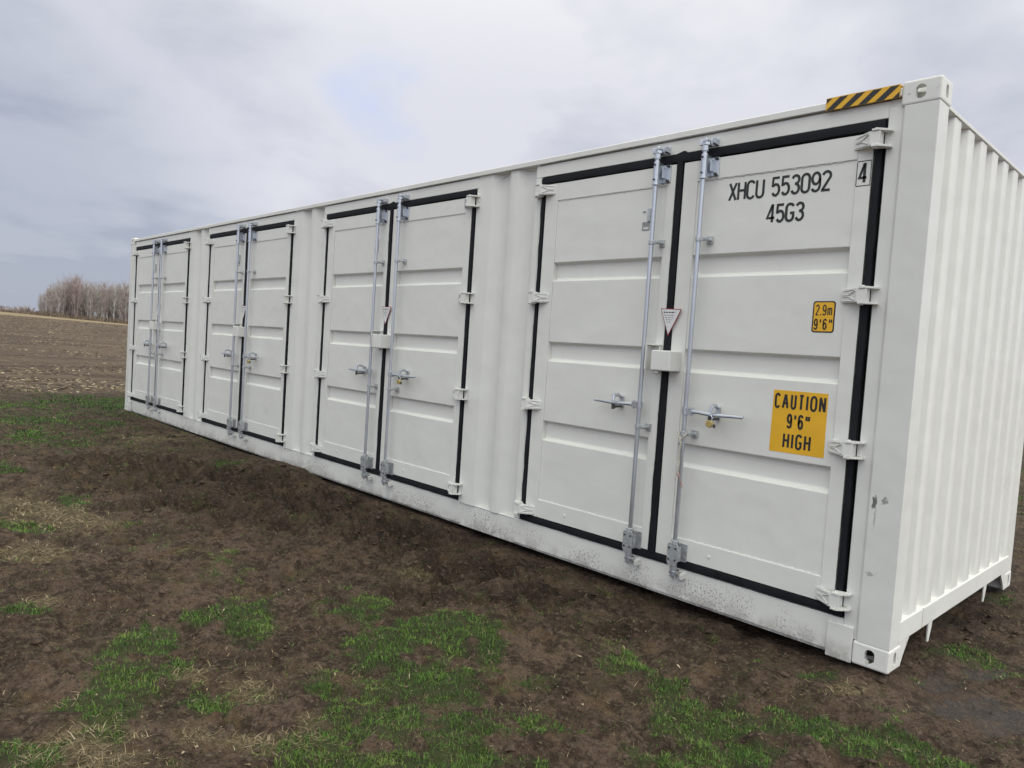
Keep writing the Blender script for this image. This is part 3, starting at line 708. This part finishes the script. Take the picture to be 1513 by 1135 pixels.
def height(x, y):
    g, s, d, wt, thin = masks(x, y)
    h = -.040 + .040 * sstep(-2.5, -6.5, x) + .02 * sstep(-8, -14, x)
    h = h + (fbm(x, y, .9, 3, 5) - .5) * .045
    near = sstep(16, 8, np.hypot(x, y))
    cl = fbm(x, y, 7, 5, 9, .58); rid = 1 - np.abs(fbm(x, y, 4.2, 4, 13, .55) * 2 - 1)
    amp = (.070 + .175 * d - .034 * np.clip(g + s, 0, 1)) * (1 - .85 * np.clip(wt * 1.4, 0, 1))
    calm = 1 - .72 * np.exp(-(np.minimum(y, 0) / .26) ** 2) * sstep(-L - 1, -L, x) * sstep(.5, .1, x)
    amp = amp * calm
    h = h + (cl - .5) * amp * 1.5 * (.25 + .75 * near) + (rid - .75) * amp * .65 * near
    h = h + (fbm(x, y, 24, 4, 15, .6) - .5) * (.024 + .044 * d + .018 * sstep(.45, .6, fbm(x, y, 1.8, 2, 17))) * near * (1 - .9 * np.clip(wt * 1.4, 0, 1))
    h = h - .045 * np.clip(wt, 0, 1)
    # shallow tyre ruts running past the container
    for off, sd in ((-.62, 41), (-2.35, 42)):
        yy = y - off - .10 * x * .35 - (fbm(x, x * 0, .35, 2, sd) - .5) * .5
        h = h - .022 * np.exp(-(yy / .11) ** 2) * sstep(-9, -6, x) * sstep(1.5, .2, x) * sstep(.35, .6, fbm(x, y, .8, 2, 71))
    # mud pushed against the rail, hollow under the near end
    h = h + .055 * np.exp(-((x + 6.1) / .55) ** 2 - ((y + .10) / .22) ** 2)
    h = h - .020 * np.exp(-((x + 1.2) / 1.1) ** 2 - ((y + .02) / .22) ** 2)
    under = sstep(-.02, .03, y) * sstep(WID + .02, WID - .03, y) * sstep(-L - .02, -L + .03, x) * sstep(.02, -.03, x)
    h = h * (1 - under) + np.minimum(h, -.03) * under
    corner = np.exp(-((x + .08) ** 2 + (y - .07) ** 2) / .035); h = h * (1 - corner) - .012 * corner
    # the field rises gently to the wood
    t = np.clip(-x - 17, 0, 175); yy = np.clip(y, -70, 90)
    far = .0196 * t - .043 * yy * np.clip(t / 160, 0, 1) * sstep(0, 30, t) - .012 * np.clip(-x - 192, 0, 600)
    field = sstep(-15.0, -16.2, x)
    h = h + far + field * ((fbm(x, y, .25, 3, 77) - .5) * .16 * sstep(150, 20, t) + (fbm(x * .5, y * 2, 2.2, 3, 78) - .5) * .06 * sstep(60, 5, t))
    r = np.hypot(x, y); other = sstep(20, 120, r) * (x > -17)
    return h + other * (fbm(x, y, .02, 3, 90) - .5) * 2.0
def grow(a, step, lim, k=1.07):
    out = [a]; 
    while abs(out[-1]) < lim: out.append(out[-1] + step); step *= k
    return out
xs = [round(v, 4) for v in list(np.arange(-14, -5, .045)) + list(np.arange(-5, -3.6, .022)) + list(np.arange(-3.6, 1.2, .0135))]
xs = grow(-14.045, -.05, 900, 1.055)[::-1] + xs + grow(1.22, .03, 700, 1.12)
ys = grow(-4.02, -.04, 600, 1.10)[::-1] + list(np.arange(-4, -3.5, .02)) + list(np.arange(-3.5, .9, .0135)) + list(np.arange(.9, 1.0, .03)) + list(np.arange(1.0, 3.4, .045)) + grow(3.42, .06, 600, 1.07)
X, Y = np.meshgrid(np.array(xs), np.array(ys)); Xf, Yf = X.ravel(), Y.ravel(); Z = height(Xf, Yf)
nx, ny = len(xs), len(ys); idx = np.arange(nx * ny).reshape(ny, nx)
F = np.stack([idx[:-1, :-1], idx[:-1, 1:], idx[1:, 1:], idx[1:, :-1]], -1).reshape(-1, 4)
g, s_, d_, wt, thin = masks(Xf, Yf)

def ground_mat():
    m, t, setp = mat('ground_soil'); pos = t.n('ShaderNodeNewGeometry').outputs['Position']; xyz = t.n('ShaderNodeSeparateXYZ', {0: pos})
    A = lambda k: t.n('ShaderNodeAttribute', attribute_name=k).outputs['Fac']
    n1 = t.noise(pos, 2.2, 5, .6); n2 = t.noise(pos, 14, 6, .65); n3 = t.noise(pos, 75, 4, .7)
    n4 = t.noise(pos, 33, 5, .7)
    soil = t.mix(t.ramp(n1, .35, .65), (.086, .055, .038), (.140, .095, .068))
    soil = t.mix(t.ramp(t.math('ADD', t.math('MULTIPLY', n2, .6), t.math('MULTIPLY', t.noise(pos, 5.0, 4, .6), .4)), .45, .56, 0, .88), soil, (.034, .0215, .0155))  # dark crevice shade painted in along with the damp mottling
    soil = t.mix(t.ramp(n4, .50, .66, 0, .65), soil, (.185, .138, .102))
    soil = t.mix(t.ramp(n3, .50, .64, 0, .80), soil, (.030, .021, .016))
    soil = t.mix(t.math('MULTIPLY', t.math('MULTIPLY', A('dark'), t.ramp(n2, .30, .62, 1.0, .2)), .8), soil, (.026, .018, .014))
    olive = t.ramp(t.noise(pos, 5.5, 5, .65), .54, .66, 0, .42); soil = t.mix(olive, soil, (.066, .058, .028))
    orange = t.ramp(t.noise(pos, 4.3, 5, .65), .55, .68, 0, .50); soil = t.mix(orange, soil, (.140, .090, .048))
    thatch = t.mix(t.ramp(t.noise(t.vmul(pos, (1, 1, .4)), 38, 4, .7), .4, .6), (.085, .062, .034), (.21, .165, .095))
    c = t.mix(t.math('MULTIPLY', A('straw'), .75), soil, thatch)
    turf = t.mix(t.ramp(n2, .35, .65), (.026, .040, .014), (.055, .080, .024))
    c = t.mix(t.math('MULTIPLY', A('grass'), .72), c, turf)
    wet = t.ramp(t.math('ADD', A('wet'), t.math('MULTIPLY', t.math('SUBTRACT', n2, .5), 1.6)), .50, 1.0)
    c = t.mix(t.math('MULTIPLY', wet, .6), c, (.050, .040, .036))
    # stubble field beyond the grass, then a strip of dry grass before the wood
    edge = t.math('ADD', xyz.outputs[0], t.math('MULTIPLY', t.math('SUBTRACT', n1, .5), 1.1))
    fld = t.ramp(edge, -15.4, -15.0, 1.0, 0.0)
    streak = t.noise(t.vmul(pos, (1.0, .16, 1)), 1.15, 5, .65); sp = t.noise(t.vmul(pos, (1.5, .5, 1)), 7.5, 4, .75); bigp = t.noise(pos, .09, 3)
    fs = t.mix(t.ramp(streak, .38, .64), (.070, .047, .034), (.135, .098, .068))
    fs = t.mix(t.ramp(sp, .54, .68, 0, .8), fs, (.30, .25, .19)); fs = t.mix(t.ramp(bigp, .4, .65, 0, .30), fs, (.115, .080, .060))
    c = t.mix(fld, c, fs)
    ed2 = t.math('ADD', xyz.outputs[0], t.math('MULTIPLY', t.math('SUBTRACT', t.noise(pos, .2, 3), .5), 8))
    dry = t.mix(t.ramp(t.noise(pos, .8, 4), .35, .65), (.22, .165, .10), (.31, .245, .15))
    c = t.mix(t.ramp(ed2, -112, -106, 1, 0), c, dry)
    c = t.mix(t.ramp(ed2, -186, -182, 1, 0), c, (.09, .07, .045))
    h = t.math('ADD', t.math('MULTIPLY', n2, 1.0), t.math('MULTIPLY', n4, .7)); h = t.math('ADD', h, t.math('MULTIPLY', n3, .4))
    rough = t.n('ShaderNodeMapRange', {'Value': wet, 'To Min': .86, 'To Max': .33}).outputs[0]
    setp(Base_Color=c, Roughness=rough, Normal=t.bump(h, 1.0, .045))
    setp(**{'Specular_IOR_Level': t.n('ShaderNodeMapRange', {'Value': wet, 'To Min': .20, 'To Max': .36}).outputs[0]})
    return m
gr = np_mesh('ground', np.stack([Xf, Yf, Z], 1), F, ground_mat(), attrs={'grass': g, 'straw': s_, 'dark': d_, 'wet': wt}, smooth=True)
tag(gr, kind='structure')

# ------------------------------------------------------------ blades of grass, dead straw, stubble
def tinted(name, a, b, c, rough=.6, trans=0.0):
    m, t, setp = mat(name); v = t.n('ShaderNodeAttribute', attribute_name='tint').outputs['Fac']
    col = t.mix(t.ramp(v, 0, .5), a, b); col = t.mix(t.ramp(v, .5, 1.0), col, c)
    setp(Base_Color=col, Roughness=rough, Specular_IOR_Level=.25); return m
GRASS = tinted('grass_blade', (.030, .072, .011), (.080, .165, .022), (.180, .235, .052))
STRAWM = tinted('dead_straw', (.12, .085, .045), (.27, .21, .125), (.46, .39, .27), .75)
def outside(x, y): return ~((x > -L - .01) & (x < .012) & (y > -.012) & (y < WID + .01))
def polar(n, r0, r1, a0, a1, p):
    u = RNG.random(n); e = 2 - p
    r = (r0 ** e + u * (r1 ** e - r0 ** e)) ** (1 / e); a = np.radians(RNG.uniform(a0, a1, n))
    return CAM.x + r * np.cos(a), CAM.y + r * np.sin(a), r
def blades(x, y, hgt, wid, lean, az=None, z=None):
    n = len(x); z = height(x, y) if z is None else z
    az = RNG.uniform(0, 2 * np.pi, n) if az is None else az
    ca, sa = np.cos(az), np.sin(az); side = np.stack([-sa, ca, 0 * sa], 1) * (wid / 2)[:, None]
    base = np.stack([x, y, z - .003], 1); up = np.array([0, 0, 1.0])
    dirv = np.stack([ca, sa, 0 * sa], 1)
    mid = base + dirv * (hgt * np.sin(lean) * .42)[:, None] + up * (hgt * np.cos(lean) * .6)[:, None]
    tip = base + dirv * (hgt * np.sin(lean))[:, None] + up * (hgt * np.cos(lean) * (.98 - .25 * np.sin(lean)))[:, None]
    V = np.stack([base - side, base + side, mid + side * .8, mid - side * .8, tip], 1).reshape(-1, 3)
    b = np.arange(n)[:, None] * 5
    fl = np.concatenate([b + np.array([0, 1, 2, 3]), b + np.array([3, 2, 4])], 1).ravel()
    return V, fl, np.tile([4, 3], n)
def scatter(name, lab, cat, m, x, y, hgt, wid, lean, tint, az=None):
    V, fl, sz = blades(x, y, hgt, wid, lean, az)
    o = np_mesh(name, V, fl, m, sizes=sz, attrs={'tint': np.repeat(tint, 5)}); tag(o, lab, cat, kind='stuff'); return o
# green turf
x, y, r = polar(1300000, 1.9, 17, 70, 196, 1.55)
g, s_, d_, wt, thin = masks(x, y); dens = np.clip(g * (.10 + 1.4 * sstep(.3, .7, fbm(x, y, 24, 2, 61))) + thin * .22 + .010 * (1 - wt), 0, 1)
strip = sstep(-7.6, -9.5, x) * sstep(-15.6, -15.0, x) * (.7 * sstep(.52, .62, fbm(x * .8, y * 1.6, .9, 4, 63)) * sstep(.3, .6, fbm(x, y, 7, 2, 65)) + .05)
dens = np.maximum(dens, strip)
dens = dens * (1 - .8 * np.exp(-(((y + .0) / .22) ** 2)) * (x > -8))
keep = (RNG.random(len(x)) < dens * 1.05) & outside(x, y) & (x > -15.7)
x, y, r, g = x[keep], y[keep], r[keep], g[keep]; n = len(x)
h = RNG.uniform(.006, .027, n) * (.55 + .6 * g) * (1 + .35 * fbm(x, y, 3, 2, 62)) * (1 + r * .02)
scatter('grass', 'short green turf in ragged patches on the mud', 'grass', GRASS, x, y, h, np.maximum(.0018, r * .00075) * RNG.uniform(.7, 1.3, n), RNG.uniform(.25, 1.35, n), np.clip(RNG.beta(1.8, 3.0, n) + (fbm(x, y, 6, 2, 64) - .5) * .8, 0, 1))
print('grass blades', n)
# dead straw lying in mats and singly
x, y, r = polar(420000, 1.9, 17, 70, 196, 1.6)
g, s_, d_, wt, thin = masks(x, y); dens = np.clip(s_ * .62 + g * .055 + .018 + thin * .12, 0, 1) * (1 - .8 * wt)
keep = (RNG.random(len(x)) < dens) & outside(x, y) & (x > -15.7); x, y, r, s2 = x[keep], y[keep], r[keep], s_[keep]; n = len(x)
scatter('dead_grass', 'pale dead grass lying in mats on the mud', 'dead grass', STRAWM, x, y, RNG.uniform(.018, .060, n) * (.75 + .5 * s2), np.maximum(.0016, r * .0007) * RNG.uniform(.7, 1.4, n), RNG.uniform(1.05, 1.56, n), np.clip(RNG.beta(2, 3.2, n) + .08 * s2, 0, 1))
print('straw', n)
# short dark brown and olive scraps pressed into the soil
x, y, r = polar(260000, 1.9, 13, 75, 190, 1.5); g, s_, d_, wt, thin = masks(x, y)
keep = outside(x, y) & (RNG.random(len(x)) < (.10 + .65 * sstep(.48, .62, fbm(x, y, 4.5, 3, 81))) * (1 - .85 * wt)); x, y, r = x[keep], y[keep], r[keep]; n = len(x)
SCRAP = tinted('soil_scraps', (.040, .030, .018), (.105, .085, .040), (.20, .13, .075), .85)
scatter('plant_scraps', 'short brown and olive plant scraps pressed into the soil', 'plant scraps', SCRAP, x, y, RNG.uniform(.006, .024, n), np.maximum(.0022, r * .0009) * RNG.uniform(.7, 1.8, n), RNG.uniform(.7, 1.5, n), RNG.beta(1.6, 2.2, n))
print('scraps', n)
# chopped husks, chips and leaf scraps
def flakes(name, lab, cat, m, x, y, ln, wd, tint, tilt=.35, lift=.004):
    n = len(x); z = height(x, y) + lift; az = RNG.uniform(0, 6.28, n); tl = RNG.uniform(-tilt, tilt, n)
    a = np.stack([np.cos(az), np.sin(az), np.sin(tl)], 1) * (ln / 2)[:, None]; b = np.stack([-np.sin(az), np.cos(az), RNG.uniform(-.5, .5, n)], 1) * (wd / 2)[:, None]
    c = np.stack([x, y, z], 1); up = np.array([0, 0, 1.0]) * (wd * .30)[:, None]
    V = np.stack([c - a, c - a * .2 - b, c + a * .9 - b * .4, c + a, c + a * .1 + b + up, c - a * .7 + b * .6], 1).reshape(-1, 3)
    o = np_mesh(name, V, np.arange(n * 6), m, sizes=np.full(n, 6), attrs={'tint': np.repeat(tint, 6)}); tag(o, lab, cat, kind='stuff'); return o
x, y, r = polar(4200, 1.9, 14, 70, 196, 1.5); k = outside(x, y) & (RNG.random(len(x)) < .22 + .5 * (fbm(x, y, 1.7, 2, 66) > .55)); x, y, r = x[k], y[k], r[k]
flakes('plant_litter', 'small pale husks and leaf scraps strewn over the mud', 'litter', STRAWM, x, y, RNG.gamma(1.6, .0075, len(x)) + .005, RNG.uniform(.002, .008, len(x)), RNG.beta(1.6, 2.0, len(x)))
x, y, r = polar(60000, 16.2, 130, 158, 184, 1.45); k = (x < -15.2) & (x > -104) & (RNG.random(len(x)) < sstep(.46, .66, fbm(x * 1.0, y * .22, .7, 3, 68)) * .75 + .05); x, y, r = x[k], y[k], r[k]
flakes('field_stubble', 'chopped pale crop residue lying on the brown field', 'crop stubble', STRAWM, x, y, RNG.uniform(.03, .12, len(x)) * (1 + r * .009), RNG.uniform(.010, .026, len(x)) * (1 + r * .012), RNG.beta(2.2, 2.0, len(x)), .10, .012)
# clods of turned mud
def clods():
    x, y, r = polar(60000, 1.9, 12, 75, 186, 1.4); g, s_, d_, wt, thin = masks(x, y)
    k = outside(x, y) & (RNG.random(len(x)) < (d_ * .75 + .16 * sstep(.5, .62, fbm(x, y, 2.2, 2, 83)) + .05) * (1 - g) * (1 - wt)); x, y = x[k], y[k]; n = len(x)
    oc = np.array([(1, 0, 0), (0, 1, 0), (-1, 0, 0), (0, -1, 0), (0, 0, 1), (.7, .7, .5), (-.7, .6, .55), (-.6, -.7, .45), (.65, -.7, .5)])
    tri = np.array([(0, 5, 8), (0, 1, 5), (1, 6, 5), (1, 2, 6), (2, 7, 6), (2, 3, 7), (3, 8, 7), (3, 0, 8), (4, 5, 6), (4, 6, 7), (4, 7, 8), (4, 8, 5)])
    sz = RNG.gamma(1.3, .0045, n) + .0025; sz = np.minimum(sz, .030)
    P = oc[None] * (1 + RNG.uniform(-.35, .35, (n, 9, 1))) * sz[:, None, None] * np.array([1, 1, .65]); a = RNG.uniform(0, 6.28, n); ca, sa = np.cos(a)[:, None], np.sin(a)[:, None]
    Q = np.stack([P[..., 0] * ca * 1.3 - P[..., 1] * sa, P[..., 0] * sa * 1.3 + P[..., 1] * ca, P[..., 2]], -1) + np.stack([x, y, height(x, y) - .003], 1)[:, None]
    Fc = (tri[None] + (np.arange(n) * 9)[:, None, None]).reshape(-1, 3)
    m = simple('mud_clod', (.066, .046, .034), .9, var=.5, scale=30, bump=.5, spec=.2)
    tag(np_mesh('mud_clods', Q.reshape(-1, 3), Fc, m, smooth=True), 'loose crumbs and clods of dark churned mud', 'mud', kind='stuff'); print('clods', n)
clods()

# ============================================================ THE FAR WOOD
def bark(name, c, v=.3): return simple(name, c, .85, var=v, scale=1.2, spec=.15)
TRUNKS = [bark('bark_grey', (.30, .27, .255)), bark('bark_pale', (.42, .39, .37)), bark('bark_brown', (.24, .20, .19))]
TWIGS = [bark('twig_mauve', (.38, .32, .315)), bark('twig_grey', (.43, .42, .41)), bark('twig_olive', (.39, .37, .32)), bark('twig_russet', (.34, .275, .265))]  # twigs lightened in colour to stand in for distance haze
def bare_tree(seed, H, tm, wm, spread):
    rr = random.Random(seed); root = empty('bare_tree', (0, 0, 0), None, 'tree', 'bare trees of the wood beyond the field')
    tr = MB(); pts = []; x = y = 0
    for i in range(8):
        t = i / 7; pts.append((x, y, H * .93 * t - .3)); x += rr.uniform(-.12, .12); y += rr.uniform(-.12, .12)
    tr.tube(pts, [.115 * (1 - .86 * i / 7) for i in range(8)], 5)
    tr.build('trunk', tm, root)
    c = MB()
    def at(t): i = min(6, int(t * 7)); f = t * 7 - i; return Vector(pts[i]).lerp(Vector(pts[i + 1]), f)
    for k in range(30):
        t = rr.uniform(.16, .98); p = at(t); a = rr.uniform(0, 6.283); ln = spread * H * (.20 - .13 * t) * rr.uniform(.7, 1.4) + .35
        up = rr.uniform(.9, 2.1); d = Vector((math.cos(a), math.sin(a), up)).normalized(); q = p + d * ln * .5; e = q + (d + Vector((0, 0, .35))).normalized() * ln * .6
        c.tube([p, q, e], [.032, .022, .008], 3, cap=False)
        for j in range(9):
            s = rr.uniform(.15, 1); b = p.lerp(q, s * 2) if s < .5 else q.lerp(e, s * 2 - 1)
            d2 = (d + Vector((rr.uniform(-.9, .9), rr.uniform(-.9, .9), rr.uniform(0, .9)))).normalized() * rr.uniform(.35, .95)
            sd = d2.orthogonal().normalized(); sd.rotate(Matrix.Rotation(rr.uniform(0, 6.28), 3, d2.normalized())); wv = sd * .011
            c.add([b - wv, b + wv, b + d2], [(0, 1, 2)])
            for q2 in range(2):
                b3 = b + d2 * rr.uniform(.3, .8); d3 = (d2.normalized() + Vector((rr.uniform(-.8, .8), rr.uniform(-.8, .8), rr.uniform(0, .6)))).normalized() * rr.uniform(.2, .5)
                c.add([b3 - wv * .7, b3 + wv * .7, b3 + d3], [(0, 1, 2)])
    c.build('crown', wm, root); return root
protos = [bare_tree(1, 9.5, TRUNKS[0], TWIGS[0], 1.0), bare_tree(2, 9.0, TRUNKS[1], TWIGS[1], .9), bare_tree(3, 9.8, TRUNKS[2], TWIGS[3], 1.15),
          bare_tree(4, 8.6, TRUNKS[1], TWIGS[0], .8), bare_tree(5, 9.2, TRUNKS[0], TWIGS[2], 1.1), bare_tree(6, 8.8, TRUNKS[2], TWIGS[0], 1.0)]
kinds = ['slim grey-barked bare tree with mauve twigs in the distant wood', 'slim pale-barked bare tree with grey twigs in the distant wood', 'dark-barked bare tree with russet twigs in the distant wood',
         'pale-barked narrow bare tree with mauve twigs in the distant wood', 'grey-barked bare tree with olive twigs in the distant wood', 'dark-barked bare tree with mauve twigs in the distant wood']
def copy_tree(o):
    c = o.copy(); COL.objects.link(c)
    for ch in o.children: k = ch.copy(); COL.objects.link(k); k.parent = c
    return c
rr = random.Random(3); used = [False] * 6
NT_ = 235; hprof = [(157, 1.0), (165.2, 1.0), (166.2, .93), (167.0, 1.0), (167.9, .96), (168.3, .84), (168.8, .70), (169.35, .50)]
def hp_at(a):
    for (a0, h0), (a1, h1) in zip(hprof, hprof[1:]):
        if a0 <= a <= a1: return h0 + (h1 - h0) * (a - a0) / (a1 - a0)
    return .5
for i in range(NT_):
    az = rr.uniform(159.5, 169.3) if i % 3 == 0 else rr.uniform(163.6, 169.3); dd = 166 + 16 * rr.random() ** 1.2
    x, y = CAM.x + dd * math.cos(R(az)), CAM.y + dd * math.sin(R(az)); z = float(height(np.array([x]), np.array([y]))[0])
    k = rr.randrange(6)
    if 167 < az < 168 and rr.random() < .6: k = 2
    o = protos[k] if not used[k] else copy_tree(protos[k]); used[k] = True
    o['label'] = kinds[k]; s = hp_at(az) * rr.uniform(.78, .98) * dd / 172
    o.location = (x, y, z - .1); o.rotation_euler = (0, 0, rr.uniform(0, 6.28)); o.scale = (s * rr.uniform(.9, 1.15), s * rr.uniform(.9, 1.15), s)
# scattered low shrubs along the skyline to the left of the wood
def shrub(seed, H, m_):
    rr = random.Random(seed); root = empty('bare_shrub', (0, 0, 0), 'low bare shrub on the field skyline left of the wood', 'shrub', 'low bare shrubs on the skyline'); c = MB(); st = MB()
    for k in range(26):
        a = rr.uniform(0, 6.28); l = rr.uniform(.5, 1) * H; o_ = Vector((rr.uniform(-.9, .9), rr.uniform(-.5, .5), -.1)); d = Vector((math.cos(a) * .45, math.sin(a) * .45, 1)).normalized()
        e = o_ + d * l; st.tube([o_, e], [.03, .012], 3, cap=False)
        for j in range(16):
            b = o_.lerp(e, rr.uniform(.15, 1)); d2 = (d + Vector((rr.uniform(-1, 1), rr.uniform(-1, 1), rr.uniform(-.3, .8)))).normalized() * rr.uniform(.25, .6); w_ = d2.orthogonal().normalized() * .02
            c.add([b - w_, b + w_, b + d2], [(0, 1, 2)])
    st.build('stem', TRUNKS[2], root); c.build('crown', m_, root); return root
sp = [shrub(11, 1.1, TWIGS[0]), shrub(12, 1.4, TWIGS[3]), shrub(13, .9, TWIGS[1])]; used = [False] * 3
for i in range(26):
    az = 169.2 + i * .20 + rr.uniform(-.08, .08); dd = rr.uniform(184, 196); x, y = CAM.x + dd * math.cos(R(az)), CAM.y + dd * math.sin(R(az))
    k = rr.randrange(3); o = sp[k] if not used[k] else copy_tree(sp[k]); used[k] = True
    s = rr.uniform(.6, 1.15) * (1.7 if i in (5, 7) else 1)
    o.location = (x, y, float(height(np.array([x]), np.array([y]))[0]) - .05); o.scale = (s * 1.5, s * 1.5, s); o.rotation_euler = (0, 0, rr.uniform(0, 6.28))
# thicket of brush and tall dead grass at the foot of the wood
n = 26000; az = np.radians(RNG.uniform(159, 176, n)); dd = RNG.uniform(160, 190, n); x = CAM.x + dd * np.cos(az); y = CAM.y + dd * np.sin(az)
wood = sstep(169.8, 169.0, np.degrees(az))
UND = tinted('undergrowth_stems', (.095, .065, .055), (.17, .13, .105), (.27, .22, .16), .85)
scatter('undergrowth', 'dark reddish brush and dead grass at the foot of the distant wood', 'undergrowth', UND, x, y, RNG.uniform(.35, 1.2, n) * (.5 + 1.1 * wood * RNG.random(n)), np.full(n, .07), RNG.uniform(0, .6, n), RNG.random(n))
